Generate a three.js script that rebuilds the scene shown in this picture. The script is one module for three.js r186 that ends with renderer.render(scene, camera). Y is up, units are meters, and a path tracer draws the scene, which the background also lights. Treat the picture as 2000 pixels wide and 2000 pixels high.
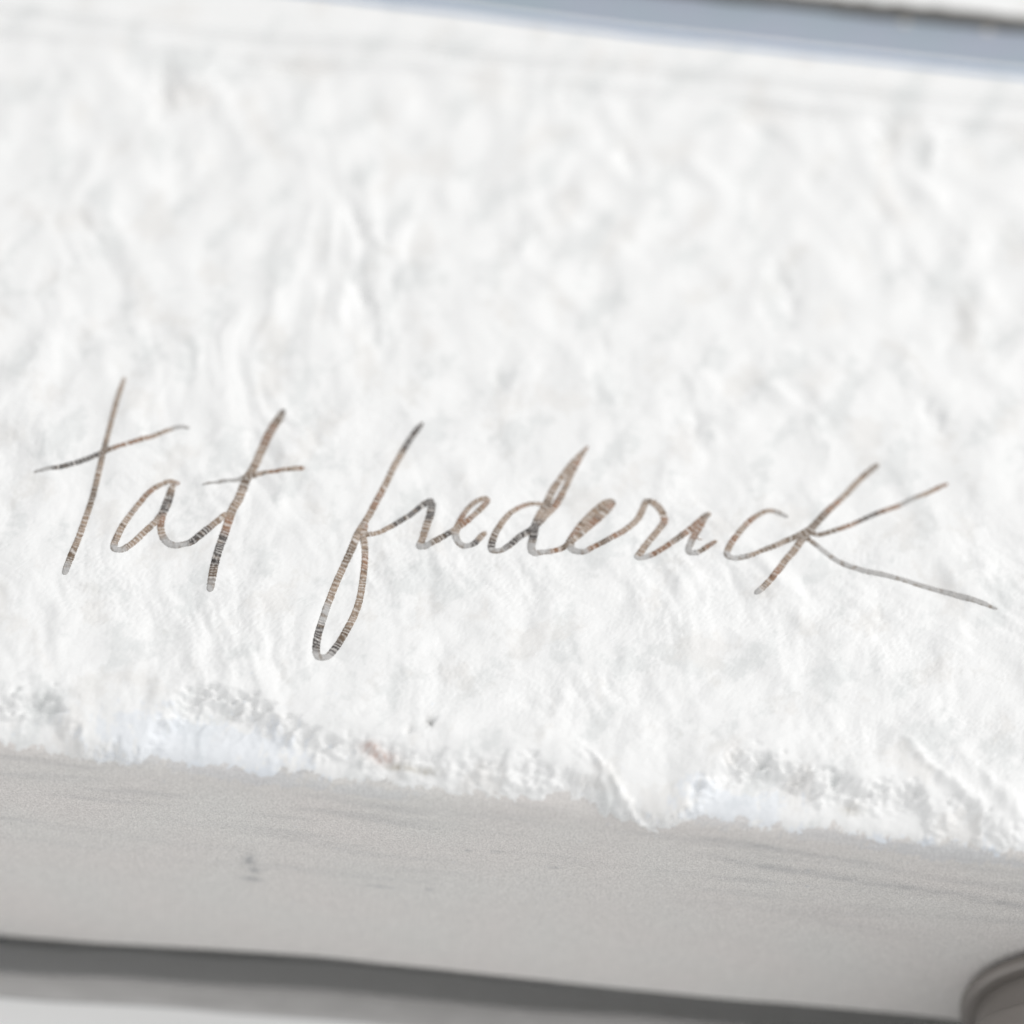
import * as THREE from 'three';
import { RectAreaLightUniformsLib } from 'three/addons/lights/RectAreaLightUniformsLib.js';
import { mergeGeometries } from 'three/addons/utils/BufferGeometryUtils.js';

// ---------------------------------------------------------------- camera, light, exposure
// lengths below are written in millimetres; M turns them into metres. y = 0 is the tabletop,
// the mean plaster surface of the painting lies TOP millimetres above it.
const M = 0.001, TOP = 36;
const scene = new THREE.Scene();
scene.background = new THREE.Color().setRGB(0.64, 0.64, 0.64);       // pale bright surroundings
const camera = new THREE.PerspectiveCamera(2 * Math.atan(42 / 450) * 180 / Math.PI, 1, 0.02, 20);
const elev = 57 * Math.PI / 180, roll = 6 * Math.PI / 180;
const target = new THREE.Vector3(0, TOP * M, 0);
camera.position.set(0, TOP * M + 0.45 * Math.sin(elev), 0.45 * Math.cos(elev));
camera.up.set(-Math.sin(roll), Math.cos(roll) * Math.cos(elev), -Math.cos(roll) * Math.sin(elev));
camera.lookAt(target);
camera.focus = 0.444;
camera.userData.fStop = 8.6;
const renderer = new THREE.WebGLRenderer({ antialias: true });
renderer.setSize(1024, 1024);
renderer.toneMapping = THREE.LinearToneMapping;
renderer.toneMappingExposure = 1.1;
renderer.outputColorSpace = THREE.SRGBColorSpace;
renderer.shadowMap.enabled = true;
RectAreaLightUniformsLib.init();
function softLight(name, w, h, intensity, color, pos) {
  const l = new THREE.RectAreaLight(color, intensity, w, h);
  l.name = name; l.position.set(...pos); l.lookAt(0, TOP * M, 0); scene.add(l);
  return l;
}
softLight('window_light', 1.3, 1.3, 2.1, new THREE.Color().setRGB(1, 0.985, 0.965), [1.05, 0.95, -0.18]);

// ---------------------------------------------------------------- helpers
let seed = 20231;
const rnd = () => { seed = (seed * 1664525 + 1013904223) >>> 0; return seed / 4294967296; };
const PERM = new Uint8Array(512), GX = new Float32Array(256), GY = new Float32Array(256);
{
  const p = Array.from({ length: 256 }, (_, i) => i);
  for (let i = 255; i > 0; i--) { const j = Math.floor(rnd() * (i + 1)); [p[i], p[j]] = [p[j], p[i]]; }
  for (let i = 0; i < 512; i++) PERM[i] = p[i & 255];
  for (let i = 0; i < 256; i++) { const a = rnd() * Math.PI * 2; GX[i] = Math.cos(a); GY[i] = Math.sin(a); }
}
function noise(x, y) {                                                // gradient noise, about -0.7 .. 0.7
  const xi = Math.floor(x), yi = Math.floor(y), fx = x - xi, fy = y - yi, X = xi & 255, Y = yi & 255;
  const u = fx * fx * fx * (fx * (fx * 6 - 15) + 10), v = fy * fy * fy * (fy * (fy * 6 - 15) + 10);
  const g = (a, b, dx, dy) => { const h = PERM[PERM[(X + a) & 255] + ((Y + b) & 255)]; return GX[h] * dx + GY[h] * dy; };
  const a = g(0, 0, fx, fy), b = g(1, 0, fx - 1, fy), c = g(0, 1, fx, fy - 1), d = g(1, 1, fx - 1, fy - 1);
  return a + (b - a) * u + (c - a + (a - b - c + d) * u) * v;
}
const fbm = (x, y, n) => { let s = 0, k = 1; for (let i = 0; i < n; i++) { s += k * noise(x + i * 17.3, y - i * 9.1); x *= 2.03; y *= 2.03; k *= 0.5; } return s; };
const clamp = (x, a = 0, b = 1) => Math.min(b, Math.max(a, x));
const smooth = (a, b, x) => { const t = clamp((x - a) / (b - a)); return t * t * (3 - 2 * t); };
const lerp = (a, b, t) => a + (b - a) * t;
function along(pts, x) {                                              // piecewise smooth curve through [x, value]
  if (x <= pts[0][0]) return pts[0][1];
  for (let i = 1; i < pts.length; i++) if (x <= pts[i][0]) return lerp(pts[i - 1][1], pts[i][1], smooth(pts[i - 1][0], pts[i][0], x));
  return pts[pts.length - 1][1];
}
const srgb = (r, g, b) => { const c = new THREE.Color().setRGB(r / 255, g / 255, b / 255, THREE.SRGBColorSpace); return [c.r, c.g, c.b]; };
function sheet(us, vs, at, colorAt) {                                 // a grid; at(u, v, i, j) gives [x, y, z] in millimetres from the plaster plane
  const nu = us.length, nv = vs.length, pos = new Float32Array(nu * nv * 3), col = colorAt && new Float32Array(nu * nv * 3), uv = new Float32Array(nu * nv * 2);
  for (let j = 0, k = 0; j < nv; j++) for (let i = 0; i < nu; i++, k++) {
    const p = at(us[i], vs[j], i, j);
    pos[k * 3] = p[0] * M; pos[k * 3 + 1] = (p[1] + TOP) * M; pos[k * 3 + 2] = p[2] * M;
    uv[k * 2] = us[i] * M; uv[k * 2 + 1] = vs[j] * M;
    if (col) { const c = colorAt(us[i], vs[j], i, j); col[k * 3] = c[0]; col[k * 3 + 1] = c[1]; col[k * 3 + 2] = c[2]; }
  }
  const idx = new Uint32Array((nu - 1) * (nv - 1) * 6);
  for (let j = 0, k = 0; j < nv - 1; j++) for (let i = 0; i < nu - 1; i++) {
    const a = j * nu + i, b = a + 1, c = a + nu, d = c + 1;
    idx[k++] = a; idx[k++] = c; idx[k++] = b; idx[k++] = b; idx[k++] = c; idx[k++] = d;
  }
  const g = new THREE.BufferGeometry();
  g.setAttribute('position', new THREE.BufferAttribute(pos, 3));
  g.setAttribute('uv', new THREE.BufferAttribute(uv, 2));
  if (col) g.setAttribute('color', new THREE.BufferAttribute(col, 3));
  g.setIndex(new THREE.BufferAttribute(idx, 1));
  g.computeVertexNormals();
  return g;
}
function steps(...spans) {                                            // [from, to, step] spans joined into one list
  const out = [];
  for (const [a, b, s] of spans) { const n = Math.max(1, Math.round((b - a) / s)); for (let i = 0; i < n; i++) out.push(a + (b - a) * i / n); }
  out.push(spans[spans.length - 1][1]);
  return out;
}
function mesh(name, geometry, material, parent) {
  const m = new THREE.Mesh(geometry, material); m.name = name; m.castShadow = m.receiveShadow = true; parent.add(m); return m;
}
function tile(size, f) {                                              // repeating grey texture from f(x, y), 0..1 each
  const d = new Uint8Array(size * size * 4);
  for (let y = 0, k = 0; y < size; y++) for (let x = 0; x < size; x++, k += 4) { d[k] = d[k + 1] = d[k + 2] = clamp(f(x / size, y / size)) * 255; d[k + 3] = 255; }
  const t = new THREE.DataTexture(d, size, size); t.wrapS = t.wrapT = THREE.RepeatWrapping; t.magFilter = THREE.LinearFilter; t.minFilter = THREE.LinearMipmapLinearFilter; t.generateMipmaps = true; t.needsUpdate = true;
  return t;
}

// ---------------------------------------------------------------- the tabletop
// one slab; the narrow groove along the canvas foot is added to darken the gap
const grooveEdge = (x) => along([[-60, 28.68], [-39.1, 28.18], [-26.1, 27.37], [-8.7, 26.55], [4.4, 26.47], [17.5, 25.86], [60, 25.36]], x);
{
  const xs = steps([-550, -90, 230], [-90, 90, 1.5], [90, 550, 230]);
  const sec = [[-450, -30, 0], [-450, 0, 0], [16.5, 0, 0], [16.5, -26, 0], [-8.3, -26, 1], [-8.2, -10, 1], [-0.2, -10, 1], [0, -9.8, 1], [0, -0.35, 1], [0.12, -0.08, 1], [0.4, 0, 1], [450, 0, 0], [450, -30, 0], [-450, -30, 0]];
  const parts = [];
  for (let k = 0; k < sec.length - 1; k++) parts.push(sheet(xs, [0, 1], (x, v) => { const [z, y, e] = sec[k + v]; return [x, y - TOP, z + (e ? grooveEdge(x) : 0)]; }));
  const m = mesh('tabletop', mergeGeometries(parts), new THREE.MeshStandardMaterial({ color: new THREE.Color().setRGB(0.84, 0.845, 0.845), roughness: 0.6, side: THREE.DoubleSide }), scene);
  m.userData = { kind: 'structure', label: 'smooth white tabletop with a groove added to darken the gap along the canvas', category: 'table' };
}

// ---------------------------------------------------------------- the painting
const painting = new THREE.Group();
painting.name = 'canvas_painting';
painting.userData = { label: 'white impasto painting on a deep stretched canvas, signed in thin brown ink', category: 'painting' };
scene.add(painting);

const ZF = 26.2, R = 2.0, CANVAS = -1.2, XE = 95, ZB = -95;           // side face, fold radius, canvas level under the plaster
const bottomY = (x) => along([[-60, -34.3], [-39.2, -33.65], [-8.8, -31.65], [4.2, -31.55], [19.3, -31.6], [37.9, -30.9], [60, -30.6]], x);
const bow = (x) => 0.22 * noise(x * 0.03, 4.2) + 0.05 * noise(x * 0.2, 8.8);
// the wrapped profile: s < 0 runs back over the face, s = 0 .. ARC is the fold, beyond it the side
const ARC = R * Math.PI / 2;
function profile(x, s, off) {                                         // off: millimetres out from the canvas surface
  const zf = ZF + bow(x);
  if (s <= 0) return [x, CANVAS + off, zf - R + s];
  if (s < ARC) { const a = s / R; return [x, CANVAS - R + Math.cos(a) * (R + off), zf - R + Math.sin(a) * (R + off)]; }
  return [x, CANVAS - R - (s - ARC), zf + off];
}
// band lines across the face (z as a function of x)
const zBandNear = (x) => along([[-60, -51.8], [-18, -51.2], [9, -50.6], [60, -50.4]], x) + 0.06 * noise(x * 0.25, 3.1);
const zBandFar = (x) => -56.0 + 0.16 * noise(x * 0.35, 6.6) + 0.06 * noise(x * 1.4, 2.6);

// relief of the plaster, in millimetres
function streaks(x, z, t, sa, sl, k) {                                // noise drawn out along a direction that leans with t
  const c = Math.cos(t), s = Math.sin(t);
  const a = x * c - z * s, l = x * s + z * c;
  return noise(a / sa + k, l / sl - k * 1.7);
}
const dents = [                                                       // x, z, half width, half length, turn, depth
  [-4.8, 20.9, 0.3, 0.5, 0, 0.45], [-6.3, 21.9, 0.35, 0.4, 0, 0.35],
  [-33.6, -39.5, 0.8, 3.5, 0.1, 0.5], [28.6, -42.6, 1.1, 2.8, 0.15, 0.6], [-15.8, -27.7, 0.6, 2.6, 0.45, 0.5], [-14.4, -20.1, 0.6, 2.4, 0.6, 0.45], [6.8, -36.7, 0.7, 2.4, 0.3, 0.3],
  [20.6, -25.9, 0.7, 2.6, 0.45, 0.35], [-2.0, -13.0, 0.8, 1.7, 0.2, 0.25], [14.5, -10.3, 0.7, 1.9, 0.4, 0.25], [34.0, -14.0, 0.8, 2.2, 0.4, 0.3],
];
const ridges = [                                                      // the same, raised
  [-30.6, -40.6, 2.6, 3.5, 0.1, 0.5], [32.6, -42.1, 1.2, 2.8, 0.1, 0.45], [-13.4, -25.3, 1.0, 3.0, 0.45, 0.35], [-12.2, -17.1, 0.9, 2.8, 0.5, 0.3], [37.0, 21.2, 0.6, 4.5, 0.85, 0.55], [41.5, 22.2, 0.6, 3.7, 0.8, 0.5], [9.4, 24.2, 0.7, 3.5, 0.75, 0.35],
];
function spots(list, x, z) {
  let h = 0;
  for (const [cx, cz, w, l, t, d] of list) {
    const dx = x - cx + 0.5 * noise(x * 0.7, z * 0.7) + 0.22 * noise(x * 1.9, z * 1.7), dz = z - cz; if (Math.abs(dx) > 12 || Math.abs(dz) > 12) continue;
    const c = Math.cos(t), s = Math.sin(t), a = (dx * c - dz * s) / w, b = (dx * s + dz * c) / l, q = a * a + b * b;
    if (q < 9) h += d * Math.exp(-q) * clamp(0.8 + 0.8 * noise(x * 0.9 + 7, z * 0.9), 0, 1.3);
  }
  return h;
}
function relief(x, z) {
  const lean = lerp(0.22, 0.6, smooth(-40, 15, x)) + 0.45 * noise(x * 0.05, z * 0.05);
  const wx = x + 1.5 * noise(x * 0.16, z * 0.16 + 5) + 0.4 * noise(x * 0.5 + 3, z * 0.5), wz = z + 1.5 * noise(x * 0.16 + 9, z * 0.16) + 0.4 * noise(x * 0.5, z * 0.5 + 8);
  const n1 = streaks(wx, wz, lean, 3.2, 6.4, 1.3), n2 = streaks(wx, wz, lean, 1.3, 3.0, 7.9), n3 = streaks(wx, wz, lean - 0.1, 0.6, 1.1, 12.2);
  const grain = noise(x * 3.6, z * 3.2), fine = noise(x * 7.5 + 3, z * 7.1);
  const hair = Math.max(0, streaks(wx, wz, 0.95, 0.22, 2.6, 21.7) - 0.12) * smooth(-0.1, 0.35, noise(x * 0.12 + 4, z * 0.15));
  const calm = smooth(-49, -40, z);                                   // trowelled flatter along the band
  const near = smooth(-28, 14, z);                                    // grainier towards the near edge
  const b1 = noise(wx * 0.3 + 30, wz * 0.26), b2 = noise(wx * 0.85 + 11, wz * 0.75 + 40), patch = smooth(-0.2, 0.3, noise(x * 0.11 + 20, z * 0.1 + 7));
  const worked = lerp(0.3, 1.25, smooth(-0.28, 0.3, noise(x * 0.075 + 61, z * 0.06 + 17)));   // smooth places between worked ones
  let h = (0.34 * n1 + 0.2 * n1 * n1 + lerp(0.06, 0.2, patch) * lerp(0.5, 1, near) * n2) * worked + 0.42 * b1 + lerp(0.03, 0.11, near) * b2 + lerp(0.01, 0.05, patch * near) * n3;
  h = h * lerp(0.12, 1, calm) + lerp(0.012, 0.06, near) * grain * lerp(0.5, 1.2, patch) + lerp(0, 0.042, near) * fine - 0.12 * near * hair;
  h += 0.4 * noise(x * 0.09 + 2, z * 0.1);
  // long low trowel lips beside the band
  const q = z + 4.2 + 0.04 * x * 0.4 + 0.5 * noise(x * 0.08, 1.4);
  h += 0.45 * Math.exp(-(((q + 42.8) / 0.6) ** 2)) - 0.75 * Math.exp(-(((q + 41.7) / 0.6) ** 2)) * clamp(0.7 + noise(x * 0.1, 8)) + 0.45 * Math.exp(-(((q + 40.5) / 0.6) ** 2)) - 0.5 * Math.exp(-(((q + 39.3) / 0.5) ** 2)) * smooth(-0.1, 0.3, noise(x * 0.07, 3));
  return h - 1.25 * spots(dents, x, z) + 1.1 * spots(ridges, x, z);
}
// where the thick coat breaks off short of the fold (a ragged low cliff), and where the thin coat below it ends
const cliffZ = (x) => along([[-60, 25.39], [-44, 23.77], [-39, 23.34], [-35.5, 22.26], [-33, 24.42], [-31, 27.56], [-28, 27.02], [-26, 23.23], [-23.6, 20.32], [-19.7, 20.53], [-16.2, 22.26], [-12.8, 23.34], [-8.6, 23.67], [-4.4, 23.99], [2.2, 24.21], [6.7, 24.21], [9.4, 26.47], [11.5, 30.26], [14.4, 29.18], [17, 24.21], [19.5, 21.40], [22.6, 21.18], [26.8, 22.48], [31, 22.91], [34, 22.04], [36, 24.42], [38.5, 23.02], [41, 24.85], [43.5, 23.99], [60, 24.31]], x)
  + 0.5 * noise(x * 0.45, 12.3) + 0.25 * noise(x * 1.3, 4.4);
const flap = (x) => 0.6 * smooth(8.8, 14.6, x) * (1 - smooth(14.9, 15.9, x));
const limit = (x) => 2.9 + 0.7 * noise(x * 0.16, 2.2) + 0.5 * noise(x * 0.55, 9.9) + 0.35 * noise(x * 1.7, 5.5) + 0.2 * noise(x * 4.2, 3.3) + flap(x) - 1.2 * smooth(4.5, 6.5, x) * (1 - smooth(8.8, 10, x));
function thickness(x, s, z) {
  let t = 1.35 + relief(x, z);
  const near = zBandNear(x), far = zBandFar(x);
  const inBand = smooth(near + 0.35, near - 0.35, z) * smooth(far - 0.18, far + 0.05, z);
  t = lerp(t, 0.55 + 0.02 * noise(x * 0.5, z * 0.8), inBand);
  const broken = smooth(-1.1, 1.7, z - cliffZ(x) + 1.3 * noise(x * 0.6 + 0.3 * z, z * 0.9) + 0.9 * noise(x * 1.2, z * 2.4) + 0.4 * noise(x * 2.4, z * 5));
  const thin = 0.22 + 0.14 * noise(x * 0.8, z * 0.8) + 0.08 * noise(x * 2.2, z * 2.6) + 0.04 * noise(x * 4.7, z * 5.1) + 0.5 * Math.max(0, noise(x * 0.9 + 40, z * 0.9) - 0.22);
  const rough = broken * (1 - broken) * 4;
  t = lerp(Math.max(t, 0.25) + 0.35 * smooth(-7, -1.5, z - cliffZ(x)), thin, broken) + rough * (0.30 * noise(x * 0.9, z * 1.9) + 0.16 * noise(x * 1.9, z * 4.4) + 0.08 * noise(x * 4, z * 6));
  const lift = 0.6 * clamp(0.75 + 1.1 * noise(x * 1.1, s * 1.3)) * Math.exp(-(((x - lerp(7.4, 14.9, clamp((s + 3) / 7.6)) + 0.5 * noise(x * 0.8, s * 0.9) + 0.25 * noise(x * 2.2, s * 2.4)) / 0.34) ** 2)) * smooth(-4, -1, s);
  t = t * lerp(1, 0.55, smooth(-2.5, 1.5, s)) * smooth(0, 2.2, limit(x) + 0.3 * noise(x * 2.4, s * 2.4) + 0.6 * noise(x * 1.2 + 60, s * 0.9) + 0.4 * noise(x * 4.6, s * 3.4) - s) - 0.07 + lift * (1 - smooth(2.5, 4.9, s));
  return t;
}
const us = steps([-XE, -49, 0.6], [-49, 50, 0.125], [50, XE, 0.6]);
const ss = steps([ZB - ZF + R, -84, 0.6], [-84, 0, 0.125], [0, 7, 0.1]);
const NU = us.length, NS = ss.length, TH = new Float32Array(NU * NS);
for (let j = 0; j < NS; j++) for (let i = 0; i < NU; i++) { const x = us[i], s = ss[j]; TH[j * NU + i] = thickness(x, s, s <= 0 ? ZF + bow(x) - R + s : ZF - R + s * 0.8); }
function locate(list, v) { let a = 0, b = list.length - 1; while (b - a > 1) { const m = (a + b) >> 1; if (list[m] <= v) a = m; else b = m; } return [a, (v - list[a]) / (list[a + 1] - list[a])]; }
function surfaceY(x, z) {                                             // height of the plaster on the face, in millimetres from its plane
  const [i, fi] = locate(us, x), [j, fj] = locate(ss, z - ZF - bow(x) + R);
  const a = TH[j * NU + i], b = TH[j * NU + i + 1], c = TH[(j + 1) * NU + i], d = TH[(j + 1) * NU + i + 1];
  return CANVAS + lerp(lerp(a, b, fi), lerp(c, d, fi), fj);
}
// pigments
const WHITE = [0.875, 0.88, 0.88], PALEGREY = [0.76, 0.775, 0.775], WARM = [0.80, 0.79, 0.775], PALEBLUE = [0.66, 0.74, 0.86], BROWN = srgb(176, 132, 112), OLIVE = srgb(150, 140, 116);
const mix = (a, b, t) => [lerp(a[0], b[0], t), lerp(a[1], b[1], t), lerp(a[2], b[2], t)];
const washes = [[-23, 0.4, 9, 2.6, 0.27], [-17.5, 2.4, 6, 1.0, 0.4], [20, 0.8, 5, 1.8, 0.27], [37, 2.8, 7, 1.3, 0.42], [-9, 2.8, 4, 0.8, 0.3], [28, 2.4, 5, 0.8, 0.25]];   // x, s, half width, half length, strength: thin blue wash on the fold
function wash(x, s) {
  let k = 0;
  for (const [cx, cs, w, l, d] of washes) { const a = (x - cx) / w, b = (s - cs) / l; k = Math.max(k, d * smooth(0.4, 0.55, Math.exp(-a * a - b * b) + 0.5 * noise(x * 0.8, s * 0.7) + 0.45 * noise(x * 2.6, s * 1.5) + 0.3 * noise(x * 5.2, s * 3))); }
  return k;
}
const stains = [[-9.3, -0.6, 0.7, 0.35, BROWN, 0.5], [-8.2, -0.1, 1.0, 0.4, BROWN, 0.45], [-6.9, 0.4, 1.0, 0.25, OLIVE, 0.4], [-4.9, 0.5, 1.2, 0.25, OLIVE, 0.35], [-4.85, -3.3, 0.3, 0.55, srgb(140, 140, 138), 0.5], [29.4, 0.0, 0.8, 0.4, OLIVE, 0.3]];
function stain(c, x, s) {
  for (const [cx, cs, w, l, col, d] of stains) {
    const a = (x - cx) / w, b = (s - cs) / l, q = a * a + b * b;
    if (q < 6) c = mix(c, col, clamp(d * Math.exp(-q) * (1 + 1.6 * noise(x * 3.1, s * 3.1))));
  }
  return c;
}
const plasterMat = new THREE.MeshStandardMaterial({ vertexColors: true, roughness: 0.93 });
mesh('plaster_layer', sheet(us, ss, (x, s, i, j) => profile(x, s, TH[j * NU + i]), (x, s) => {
  // mottled coat: greyer and warmer patches with torn outlines
  const z = ZF - R + s, torn = 0.5 * noise(x * 1.1, z * 1.0) + 0.28 * noise(x * 2.6, z * 2.3) + 0.2 * noise(x * 5.5, z * 5.1);
  let c = mix(WHITE, PALEGREY, 0.75 * smooth(0.12, 0.42, noise(x * 0.3 + 0.1 * z, z * 0.2 + 31) + torn * 0.75));
  c = mix(c, WARM, 0.6 * smooth(0.15, 0.45, noise(x * 0.26 + 50, z * 0.22 - 8) + torn * 0.6));
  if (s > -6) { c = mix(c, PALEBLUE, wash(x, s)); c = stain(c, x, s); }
  return c;
}), plasterMat, painting).userData = { label: 'thick white plaster with troweled lumps and streaks' };

// the canvas: under the plaster, over the fold, down the side and round under the stretcher
const weave = tile(256, (x, y) => {
  const a = x * 16, b = y * 16, over = (Math.floor(a) + Math.floor(b)) & 1;
  const p = Math.abs(Math.sin(a * Math.PI)), q = Math.abs(Math.sin(b * Math.PI));
  return 0.5 * (over ? p * (0.6 + 0.4 * q) : q * (0.6 + 0.4 * p)) + 0.25;
});
weave.repeat.set(1000 / 6.4, 1000 / 6.4);
const fibre = tile(512, () => 0.88 + 0.17 * (rnd() + rnd() - 1));
fibre.repeat.set(1000 / 24, 1000 / 24); fibre.colorSpace = THREE.SRGBColorSpace;
const canvasMat = new THREE.MeshStandardMaterial({ vertexColors: true, map: fibre, roughness: 0.9, bumpMap: weave, bumpScale: 0.00005 });
const GREY = [0.96, 0.945, 0.92], GREYDARK = [0.56, 0.565, 0.575], GREYWARM = [0.97, 0.935, 0.91];
const marks = [[-18.2, 18.9, 0.8, 0.4], [-18.4, 15.8, 0.5, 0.9], [-17.9, 17.4, 0.5, 0.5], [-3.5, 17.5, 0.25, 0.28], [-0.7, 10.4, 0.2, 0.2], [1.6, 10.0, 0.45, 0.16], [6.4, 11.6, 0.5, 0.16], [-7.5, 17.9, 1.2, 0.16]];   // x, distance past the fold, half width, half length
const cus = steps([-XE, -49, 1.2], [-49, 50, 0.25], [50, XE, 1.2]), css = steps([-8, 0, 0.5], [0, ARC + 33, 0.22]);
const sideLen = (x) => CANVAS - R - bottomY(x);
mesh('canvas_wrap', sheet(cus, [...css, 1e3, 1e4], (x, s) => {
  const end = ARC + sideLen(x), q = Math.min(s, end - 0.5);
  const p = profile(x, q, 0.03 * noise(x * 0.3, s * 0.3));
  if (s >= end - 0.5) { const b = s > 5e3 ? [0.9, -9] : s > 500 ? [0.5, -0.6] : [0.1, 0]; p[1] -= b[0] === 0.1 ? 0 : 0.5; p[2] += b[1]; }
  return p;
}, (x, s) => {
  let c = mix(GREY, GREYWARM, clamp(0.5 + 1.2 * noise(x * 0.12, s * 0.15)));
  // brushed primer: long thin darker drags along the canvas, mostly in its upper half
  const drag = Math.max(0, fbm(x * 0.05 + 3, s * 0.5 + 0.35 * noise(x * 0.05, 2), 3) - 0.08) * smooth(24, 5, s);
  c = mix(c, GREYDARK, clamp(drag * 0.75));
  // two darker lines near the fold on one half
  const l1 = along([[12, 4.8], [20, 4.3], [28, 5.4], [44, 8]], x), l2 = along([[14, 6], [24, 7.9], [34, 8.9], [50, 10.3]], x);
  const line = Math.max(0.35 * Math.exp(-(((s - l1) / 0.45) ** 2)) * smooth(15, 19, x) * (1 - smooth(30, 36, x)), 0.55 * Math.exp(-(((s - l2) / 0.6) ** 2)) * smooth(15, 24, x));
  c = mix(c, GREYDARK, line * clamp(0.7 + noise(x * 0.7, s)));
  for (const [mx, ms, w, l] of marks) { const a = (x - mx) / w, b = (s - ms) / l, q = a * a + b * b; if (q < 6) c = mix(c, GREYDARK, clamp(0.75 * Math.exp(-q) * (1 + 0.9 * noise(x * 2.2, s * 2.2)))); }
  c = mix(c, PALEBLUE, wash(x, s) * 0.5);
  const g = 0.05 * noise(x * 5.3, s * 5.1);
  return [c[0] * (1 + g), c[1] * (1 + g), c[2] * (1 + g)];
}), canvasMat, painting).userData = { label: 'grey primed canvas wrapped down the side' };

// the stretcher inside, and the recessed backing that it stands on
{
  const wood = new THREE.MeshStandardMaterial({ color: new THREE.Color().setRGB(0.42, 0.36, 0.28), roughness: 0.8 });
  const D = 30.2, top = 2.2;
  const g = new THREE.BoxGeometry(2 * (XE - 0.6) * M, (D - top) * M, (ZF - 1.6 - ZB) * M); g.translate(0, (TOP - (D + top) / 2) * M, (ZF - 1.6 + ZB) / 2 * M);
  mesh('stretcher', g, wood, painting);
  const b = new THREE.BoxGeometry(2 * (XE - 8) * M, (TOP - D) * M, (ZF - 10 - ZB) * M); b.translate(0, (TOP - D) / 2 * M, (ZF - 10 + ZB) / 2 * M);
  mesh('backing', b, wood, painting);
}

// the smooth blue-grey painted band, and plaster-edge shade put in as a dark line
{
  const bus = steps([-XE, -49, 0.8], [-49, 50, 0.15], [50, XE, 0.8]), bvs = steps([0, 1, 1 / 56]);
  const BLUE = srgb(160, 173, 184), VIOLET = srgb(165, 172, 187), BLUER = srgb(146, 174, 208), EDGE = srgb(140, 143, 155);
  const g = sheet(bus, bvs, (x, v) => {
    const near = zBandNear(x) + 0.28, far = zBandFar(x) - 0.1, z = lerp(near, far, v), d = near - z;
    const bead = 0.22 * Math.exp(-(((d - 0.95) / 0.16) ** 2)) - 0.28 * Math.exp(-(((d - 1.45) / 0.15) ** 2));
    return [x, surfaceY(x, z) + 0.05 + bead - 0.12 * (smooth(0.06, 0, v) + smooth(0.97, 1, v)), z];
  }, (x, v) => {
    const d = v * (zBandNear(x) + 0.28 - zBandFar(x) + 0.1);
    let c = mix(BLUE, VIOLET, clamp(0.5 + 1.3 * noise(x * 0.12, v * 1.6)));
    if (d > 0.72 + 0.05 * noise(x, 1) && d < 1.24 + 0.05 * noise(x, 4)) c = BLUER;   // one thin bluer line
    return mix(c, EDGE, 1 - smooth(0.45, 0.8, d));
  });
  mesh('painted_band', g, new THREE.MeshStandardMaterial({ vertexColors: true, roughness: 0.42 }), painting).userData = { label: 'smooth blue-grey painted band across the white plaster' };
  const dvs = steps([0, 1, 1 / 14]);
  const d = sheet(bus, dvs, (x, v) => {
    const z = zBandFar(x) + lerp(0.16 + 0.25 * Math.max(0, noise(x * 0.9, 7)), -0.95 + 0.3 * noise(x * 0.6, 1), v);
    return [x, Math.max(surfaceY(x, z), CANVAS + 0.5) + 0.13 - 0.22 * (smooth(0.1, 0, v) + smooth(0.9, 1, v)), z];
  });
  mesh('shade_line', d, new THREE.MeshStandardMaterial({ color: new THREE.Color().setRGB(...srgb(104, 102, 98)), roughness: 0.9 }), painting).userData = { label: 'dark grey line painted as shade of the plaster edge along the blue-grey band' };
  for (const [x, r] of [[29.8, 0.34], [37.0, 0.36]]) {
    const s = new THREE.IcosahedronGeometry(r * M, 2), p = s.attributes.position;
    for (let i = 0; i < p.count; i++) { const k = 1 + 0.5 * noise(p.getX(i) / M * 2 + x, p.getZ(i) / M * 2); p.setXYZ(i, p.getX(i) * k * 1.3, p.getY(i) * k * 0.55, p.getZ(i) * k); }
    s.computeVertexNormals();
    const m = mesh('plaster_crumb', s, plasterCrumb(), painting); m.position.set(x * M, (TOP + surfaceY(x, zBandFar(x) + 0.5) + 0.12) * M, (zBandFar(x) + 0.5) * M);
  }
}
function plasterCrumb() { return new THREE.MeshStandardMaterial({ color: new THREE.Color().setRGB(0.62, 0.61, 0.59), roughness: 0.95 }); }

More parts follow.
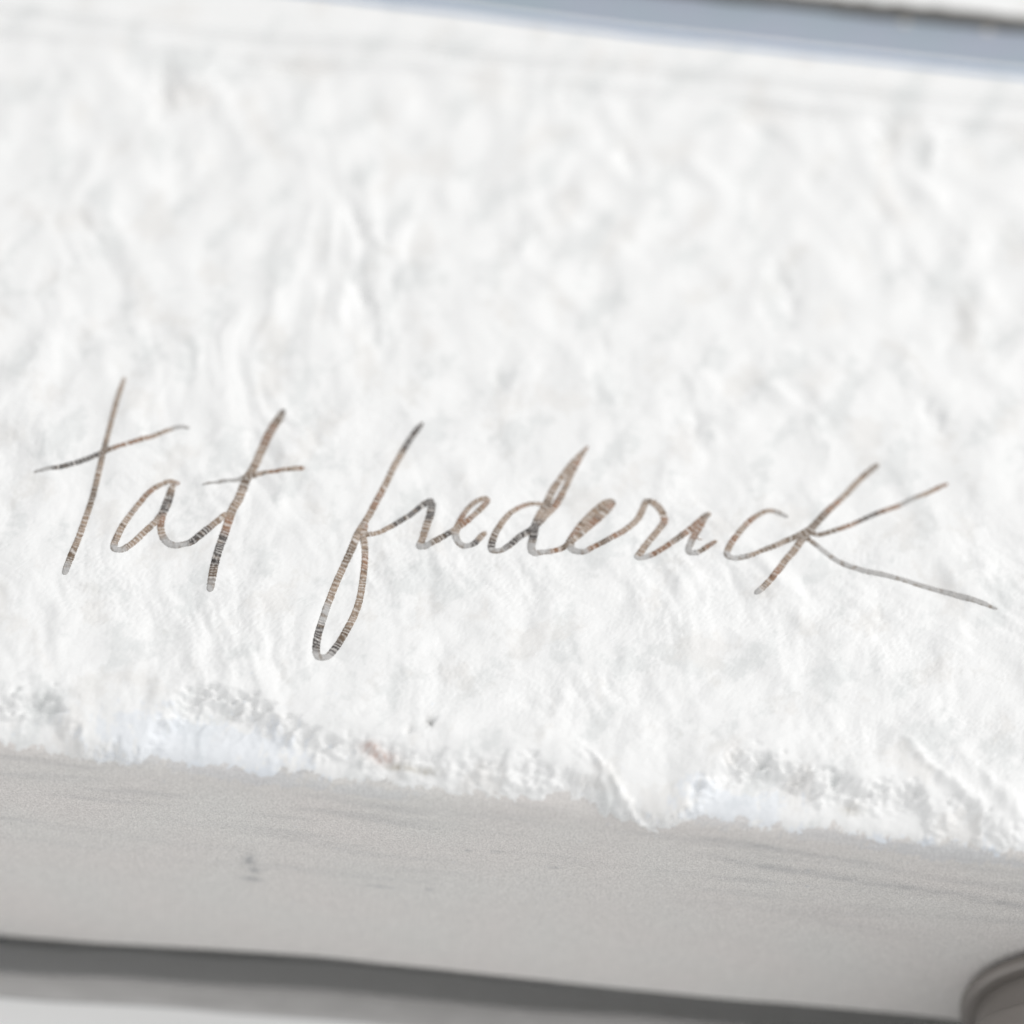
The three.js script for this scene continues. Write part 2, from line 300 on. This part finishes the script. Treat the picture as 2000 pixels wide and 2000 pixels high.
// ---------------------------------------------------------------- the handwriting
// every stroke: x, z, width in millimetres, ink tone (b tan, d brown, r rust, k dark grey, g light grey)
const STROKES = [
  [-33.12,-9.23,0.23,'b',-33.23,-8.49,0.42,'b',-33.50,-6.46,0.50,'b',-33.74,-3.72,0.47,'b',-33.89,-1.80,0.52,'d',-34.06,0.42,0.55,'b',-34.26,2.95,0.55,'d',-34.53,4.86,0.57,'b',-34.85,6.91,0.57,'b',-35.20,8.65,0.63,'d',-35.42,9.91,0.60,'g',-35.54,10.54,0.50,'g'],
  [-39.29,1.00,0.23,'g',-38.37,0.57,0.37,'g',-37.36,0.29,0.42,'k',-36.00,-0.35,0.44,'k',-34.54,-1.22,0.47,'k',-33.81,-1.73,0.52,'d',-32.47,-2.53,0.47,'r',-30.86,-3.37,0.47,'r',-29.26,-4.26,0.44,'b',-28.15,-4.87,0.44,'g',-27.20,-4.87,0.31,'g'],
  [-27.34,0.68,0.55,'r',-28.15,0.54,0.50,'b',-28.88,0.95,0.47,'b',-29.81,1.93,0.50,'r',-30.66,3.51,0.52,'b',-31.37,5.08,0.57,'b',-31.82,6.69,0.63,'b',-31.85,7.46,0.65,'g',-31.31,7.63,0.60,'g',-30.49,6.91,0.57,'b',-29.72,5.81,0.57,'b',-28.83,4.53,0.63,'b',-28.31,3.45,0.76,'k',-28.06,2.33,0.73,'k',-27.93,1.22,0.63,'b',-27.85,0.82,0.52,'b'],
  [-27.91,0.90,0.57,'b',-28.01,1.70,0.65,'d',-28.24,2.98,0.70,'k',-28.39,4.40,0.63,'r',-28.26,5.47,0.63,'b',-27.76,6.33,0.68,'g',-27.01,6.63,0.57,'g',-26.26,6.42,0.52,'g',-25.65,6.07,0.65,'k',-24.85,5.12,0.70,'k',-23.94,4.00,0.63,'b',-23.02,2.95,0.60,'b'],
  [-19.65,-7.70,0.44,'k',-19.98,-6.73,0.73,'d',-20.65,-5.06,0.83,'r',-21.11,-3.26,0.78,'b',-21.47,-1.79,0.76,'b',-21.97,-0.47,0.81,'d',-22.34,1.46,0.78,'b',-22.78,2.76,0.81,'b',-23.00,4.19,0.73,'r',-23.27,5.77,0.73,'k',-23.53,7.50,0.73,'k',-23.62,8.90,0.73,'d',-23.65,10.13,0.68,'g',-23.67,10.71,0.55,'g'],
  [-25.46,0.52,0.21,'g',-24.26,0.13,0.39,'g',-22.87,-0.28,0.44,'g',-21.87,-0.72,0.52,'d',-20.74,-1.22,0.47,'b',-19.73,-1.54,0.44,'r',-18.46,-1.93,0.44,'b',-17.30,-2.16,0.47,'r'],
  [-8.10,-7.85,0.24,'k',-8.46,-7.22,0.53,'k',-9.16,-5.68,0.57,'k',-9.83,-3.85,0.57,'b',-10.46,-1.75,0.57,'b',-11.10,0.20,0.60,'r',-11.75,2.15,0.62,'b',-12.31,3.64,0.67,'b',-12.81,5.69,0.65,'d',-13.33,7.60,0.62,'b',-13.83,9.63,0.62,'b',-14.21,11.63,0.62,'g',-14.49,13.48,0.65,'k',-14.55,14.74,0.67,'k',-14.40,15.62,0.67,'g',-14.00,15.80,0.60,'g',-13.49,15.58,0.60,'g',-13.04,14.83,0.67,'k',-12.47,13.51,0.65,'d',-11.93,11.91,0.65,'b',-11.57,10.19,0.62,'b',-11.48,8.21,0.60,'b',-11.49,6.38,0.57,'r',-11.65,4.84,0.60,'b',-11.92,3.74,0.67,'b',-11.82,2.58,0.65,'r'],
  [-11.88,3.73,0.55,'b',-10.89,3.47,0.43,'b',-10.00,2.86,0.48,'b',-9.11,2.10,0.53,'k',-8.23,1.28,0.53,'k',-7.48,0.40,0.55,'k',-6.87,-0.18,0.65,'k',-6.49,-0.35,0.57,'k'],
  [-6.58,-0.22,0.69,'k',-6.63,1.08,0.72,'k',-6.87,2.39,0.69,'b',-7.05,3.56,0.62,'b',-7.19,4.21,0.69,'g',-6.64,4.07,0.60,'g',-5.86,3.48,0.55,'d',-5.09,2.81,0.55,'k',-4.42,2.23,0.57,'b',-3.66,1.42,0.55,'r',-2.80,0.31,0.55,'b',-2.17,-0.63,0.55,'r',-2.26,-1.05,0.53,'b',-2.90,-0.75,0.50,'b',-3.55,-0.02,0.48,'b',-4.05,1.04,0.53,'r',-4.36,2.22,0.60,'b',-4.32,3.07,0.65,'g',-3.87,3.66,0.60,'g',-3.27,3.72,0.53,'g',-2.76,3.38,0.57,'k',-2.34,2.75,0.57,'b',-1.91,2.17,0.36,'b'],
  [2.61,-1.06,0.43,'b',1.65,-1.04,0.41,'b',0.72,-0.63,0.43,'r',-0.06,0.04,0.48,'b',-0.69,1.05,0.53,'b',-1.18,2.25,0.60,'d',-1.38,3.42,0.67,'k',-1.22,3.89,0.65,'g',-0.57,3.81,0.55,'g',0.10,3.23,0.60,'k',0.86,2.28,0.62,'k',1.64,1.61,0.67,'k',2.24,0.90,0.69,'k'],
  [2.12,1.10,0.65,'k',2.83,-0.10,0.67,'b',3.60,-1.37,0.67,'r',4.13,-2.87,0.57,'b',4.47,-4.10,0.54,'b',4.91,-5.47,0.54,'r',5.27,-6.44,0.48,'b',5.67,-7.22,0.20,'r'],
  [5.55,-7.01,0.22,'r',4.97,-6.11,0.48,'b',4.29,-4.93,0.61,'b',3.63,-3.60,0.63,'b',3.08,-2.35,0.65,'b',2.75,-1.13,0.72,'d',2.29,-0.03,0.67,'b',2.01,1.18,0.76,'k',1.94,2.23,0.72,'k',1.86,3.21,0.72,'g',2.18,3.75,0.65,'g',3.03,3.54,0.54,'g',3.88,3.28,0.50,'r',4.60,2.80,0.52,'d',5.30,1.94,0.67,'b',5.99,1.07,0.76,'b',6.78,0.06,0.83,'r',7.48,-0.81,0.78,'b',8.06,-1.73,0.61,'r',8.31,-2.09,0.48,'d'],
  [8.30,-2.15,0.39,'d',7.82,-2.03,0.52,'b',7.41,-1.71,0.63,'b',6.61,-0.70,0.72,'b',5.93,0.30,0.72,'b',5.36,1.41,0.72,'r',5.00,2.36,0.76,'d',5.22,3.01,0.65,'g',6.15,3.12,0.54,'g',6.87,2.58,0.50,'r',7.80,1.88,0.54,'d',8.72,1.12,0.54,'r',9.64,0.29,0.57,'b',10.33,-0.64,0.59,'b',10.69,-1.73,0.59,'b',10.93,-2.65,0.57,'d'],
  [10.96,-2.58,0.59,'d',11.64,-2.24,0.61,'b',12.24,-1.53,0.63,'b',12.52,-0.66,0.65,'r',12.14,0.17,0.61,'b',11.66,1.01,0.61,'b',11.18,1.85,0.61,'b',10.75,2.74,0.61,'b',10.57,3.15,0.54,'g',11.26,3.00,0.50,'g',12.09,2.45,0.54,'r',12.91,1.70,0.57,'r',13.72,0.88,0.57,'d',14.54,0.00,0.59,'r',15.25,-0.80,0.63,'r',15.85,-1.60,0.63,'d',16.21,-1.93,0.46,'b'],
  [15.80,-1.52,0.63,'b',15.48,-0.64,0.67,'r',15.11,0.32,0.65,'r',14.79,1.27,0.61,'g',14.73,1.99,0.61,'g',15.23,2.12,0.48,'g',15.75,1.80,0.50,'d',16.37,1.20,0.48,'r',16.97,0.71,0.24,'b'],
  [15.29,0.62,0.11,'r',15.52,0.76,0.09,'r',15.76,0.75,0.05,'r'],
  [15.15,1.81,0.09,'k',15.39,2.10,0.09,'k',15.50,2.35,0.05,'k'],
  [22.63,-2.31,0.34,'g',21.85,-2.63,0.50,'g',21.05,-2.77,0.44,'b',20.28,-2.36,0.47,'b',19.48,-1.55,0.50,'r',18.82,-0.53,0.52,'b',18.30,0.39,0.55,'r',17.96,1.21,0.60,'b',17.87,1.92,0.60,'g',18.48,2.23,0.52,'g',19.25,1.98,0.52,'g',20.14,1.56,0.50,'b',21.15,0.94,0.52,'d',22.16,0.30,0.52,'b',23.17,-0.37,0.55,'d',24.05,-1.03,0.57,'d',24.80,-1.67,0.60,'d'],
  [29.81,-8.45,0.31,'d',29.33,-7.99,0.52,'d',28.34,-6.76,0.55,'b',27.36,-5.29,0.55,'b',26.37,-3.99,0.55,'r',25.27,-2.51,0.65,'d',24.19,-0.81,0.73,'d',23.37,0.77,0.65,'b',22.65,1.94,0.63,'b',21.94,3.19,0.60,'r',21.23,4.36,0.60,'b',20.60,5.17,0.55,'g',20.36,5.43,0.39,'g'],
  [35.65,-7.28,0.26,'r',34.94,-6.83,0.44,'r',33.79,-6.02,0.44,'b',32.38,-5.13,0.44,'g',31.11,-4.27,0.44,'r',29.19,-3.13,0.44,'k',27.66,-2.11,0.44,'r',26.26,-1.39,0.44,'d',25.36,-0.96,0.44,'d',24.57,-1.02,0.50,'d'],
  [23.94,-0.63,0.52,'d',24.62,-0.24,0.52,'d',25.58,0.49,0.50,'g',26.80,1.35,0.50,'g',28.14,1.88,0.52,'g',29.86,2.21,0.55,'g',31.44,2.40,0.50,'g',33.42,2.85,0.52,'g',35.40,3.30,0.50,'g',37.38,3.67,0.52,'g',39.09,4.07,0.50,'g',40.22,4.47,0.16,'g'],
];
const INK = { b: srgb(158, 138, 120), d: srgb(112, 95, 78), r: srgb(144, 108, 82), k: srgb(72, 68, 66), g: srgb(180, 179, 178) };
const signature = new THREE.Group(); signature.name = 'signature';
signature.userData = { label: 'handwriting in thin ribbed brown and grey ink' };
painting.add(signature);
const inkMat = new THREE.MeshStandardMaterial({ vertexColors: true, roughness: 0.75 });
STROKES.forEach((d, n) => {
  const P = []; for (let i = 0; i < d.length; i += 4) P.push({ x: d[i], z: d[i + 1] + 0.65 * surfaceY(d[i], d[i + 1] + 0.65 * surfaceY(d[i], d[i + 1])), w: d[i + 2] * 1.0, c: INK[d[i + 3]] });
  const at = (k, f) => {                                              // Catmull-Rom between P[k] and P[k + 1]
    const a = P[Math.max(0, k - 1)], b = P[k], c = P[k + 1], e = P[Math.min(P.length - 1, k + 2)];
    const cr = (p, q, r, t) => 0.5 * (2 * q + (r - p) * f + (2 * p - 5 * q + 4 * r - t) * f * f + (3 * q - p - 3 * r + t) * f * f * f);
    return { x: cr(a.x, b.x, c.x, e.x), z: cr(a.z, b.z, c.z, e.z), w: lerp(b.w, c.w, f), c: mix(b.c, c.c, smooth(0.15, 0.85, f)) };
  };
  const path = []; let run = 0, last = null;
  for (let k = 0; k < P.length - 1; k++) {
    const len = Math.hypot(P[k + 1].x - P[k].x, P[k + 1].z - P[k].z), m = Math.max(2, Math.ceil(len / 0.075));
    for (let i = k ? 1 : 0; i <= m; i++) { const q = at(k, i / m); if (last) run += Math.hypot(q.x - last.x, q.z - last.z); q.l = run; path.push(q); last = q; }
  }
  // rounded ends
  const total = run, NV = 9, across = Array.from({ length: NV }, (_, i) => i / (NV - 1) * 2 - 1), off = n * 31.7;
  const tx = [], tz = [];
  path.forEach((q, i) => { const a = path[Math.max(0, i - 2)], b = path[Math.min(path.length - 1, i + 2)], L = Math.hypot(b.x - a.x, b.z - a.z) || 1; tx.push((b.x - a.x) / L); tz.push((b.z - a.z) / L); });
  const g = sheet(path.map((_, i) => i), across, (i, v) => {
    const q = path[i], e = Math.min(q.l, total - q.l), r = q.w / 2, cap = e < r ? Math.sqrt(Math.max(0.02, 1 - (1 - e / r) ** 2)) : 1;
    const ragged = 1 + 0.16 * noise(q.l * 4.2 + off, v > 0 ? 3 : 11) + 0.10 * noise(q.l * 9.5 + off, v > 0 ? 7 : 15);
    const o = v * r * cap * ragged, x = q.x - tz[i] * o, z = q.z + tx[i] * o;
    return [x, surfaceY(x, z) + 0.06 - 0.075 * v ** 6 + 0.012 * noise(q.l * 9 + off, v * 2), z];
  }, (i, v) => {
    const q = path[i], ph = q.l * 3.0 + 1.9 * noise(q.l * 0.9 + off, 2) + 0.5 * v * noise(q.l * 0.7 + off, 5) + 0.10 * v * v;
    const rib = 0.5 + 0.5 * Math.sin(ph * Math.PI * 2), amp = clamp(0.7 + 0.9 * noise(q.l * 1.1 + off, 9));
    const speck = noise(q.l * 8.5 + off, v * 2.7 + 1) + 0.6 * noise(q.l * 4.2 - off, v * 1.9);
    const tone = mix(q.c, INK.d, 0.7 * smooth(0.05, 0.4, noise(q.l * 1.9 + off, v * 0.4 + 12)));
    let c = mix(tone, [0.78, 0.755, 0.73], clamp(0.85 * amp * rib * rib * lerp(1, 0.3, smooth(0.3, 0.44, q.c[2])) + 0.6 * speck - 0.05));
    const dark = clamp(1.1 * noise(q.l * 2.3 + off, v * 0.7 + 4) - 0.5 * speck) * (1 - rib * 0.7);
    c = mix(c, [tone[0] * 0.35, tone[1] * 0.32, tone[2] * 0.30], dark * lerp(0.9, 0.3, smooth(0.3, 0.44, q.c[2])));
    const rim = 0.35 * smooth(0.55, 0.95, Math.abs(v)) * clamp(0.6 + noise(q.l * 3.1 + off, v));   // ink pooled along both borders of the line
    return mix(c, [tone[0] * 0.6, tone[1] * 0.58, tone[2] * 0.55], rim);
  });
  mesh('pen_stroke', g, inkMat, signature);
});

// ---------------------------------------------------------------- the grey strip in front of the canvas
{
  const front = (x) => along([[-60, 31.09], [-38.7, 30.69], [-21.4, 29.92], [-8.4, 29.55], [60, 28.150000000000002]], x), H = 0.45;
  const xs = steps([-95, 41.5, 0.5]), sec = [[0, 0], [0, 0.5], [0.02, 0.85], [0.06, 1], [0.3, 1], [0.5, 1], [0.7, 1], [0.94, 1], [0.98, 0.85], [1, 0.5], [1, 0]];
  const at = (x, k) => [x, -TOP + 0.004 + sec[k][1] * H, lerp(grooveEdge(x) + 0.45, front(x), sec[k][0])];
  const g = sheet(xs, sec.map((_, k) => k), at, (x, k) => { const t = 1 + 0.16 * noise(x * 0.25, k * 0.6) + 0.10 * noise(x * 1.1, k); return [0.46 * t, 0.455 * t, 0.45 * t]; });
  const cap = new THREE.Shape(sec.map((_, k) => { const p = at(41.5, k); return new THREE.Vector2(p[2] * M, (p[1] + TOP) * M); }));
  const cg = new THREE.ShapeGeometry(cap), pa = cg.attributes.position, n = pa.count, col = new Float32Array(n * 3).fill(0.45);
  for (let i = 0; i < n; i++) pa.setXYZ(i, 41.5 * M, pa.getY(i), pa.getX(i));
  cg.setAttribute('color', new THREE.BufferAttribute(col, 3)); cg.computeVertexNormals();
  const m = mesh('grey_strip', mergeGeometries([g, cg]), new THREE.MeshStandardMaterial({ vertexColors: true, roughness: 0.7, side: THREE.DoubleSide }), scene);
  m.userData = { label: 'narrow light grey strip on the white tabletop along the groove', category: 'strip' };
}

// ---------------------------------------------------------------- the round metal knob against the canvas side
{
  const KR = 10.9, g = new THREE.Group(); g.name = 'metal_knob';
  g.userData = { label: 'round dark grey metal knob standing against the canvas side', category: 'knob' };
  g.position.set(51.9 * M, KR * M, (ZF + 0.45) * M); scene.add(g);
  const steel = new THREE.MeshStandardMaterial({ color: new THREE.Color().setRGB(0.27, 0.25, 0.235), roughness: 0.36, metalness: 0.5 });
  const lathe = (pts) => { const l = new THREE.LatheGeometry(pts.map(([r, y]) => new THREE.Vector2(r * M, y * M)), 128); l.rotateX(Math.PI / 2); return l; };
  mesh('flange', lathe([[0, 0], [9.8, 0], [10.2, 0.12], [10.5, 0.5], [10.5, 0.9], [10.3, 1.25], [9.8, 1.4], [9.2, 1.45]]), steel, g);
  mesh('grip', lathe([[9.2, 1.4], [9.3, 1.6], [9.35, 4.0], [9.6, 4.25], [10.0, 4.4], [10.3, 4.65], [10.35, 5.1], [10.3, 30], [9.9, 31.4], [8.6, 32], [4, 32.2], [0, 32.2]]), steel, g);
}

renderer.render(scene, camera);
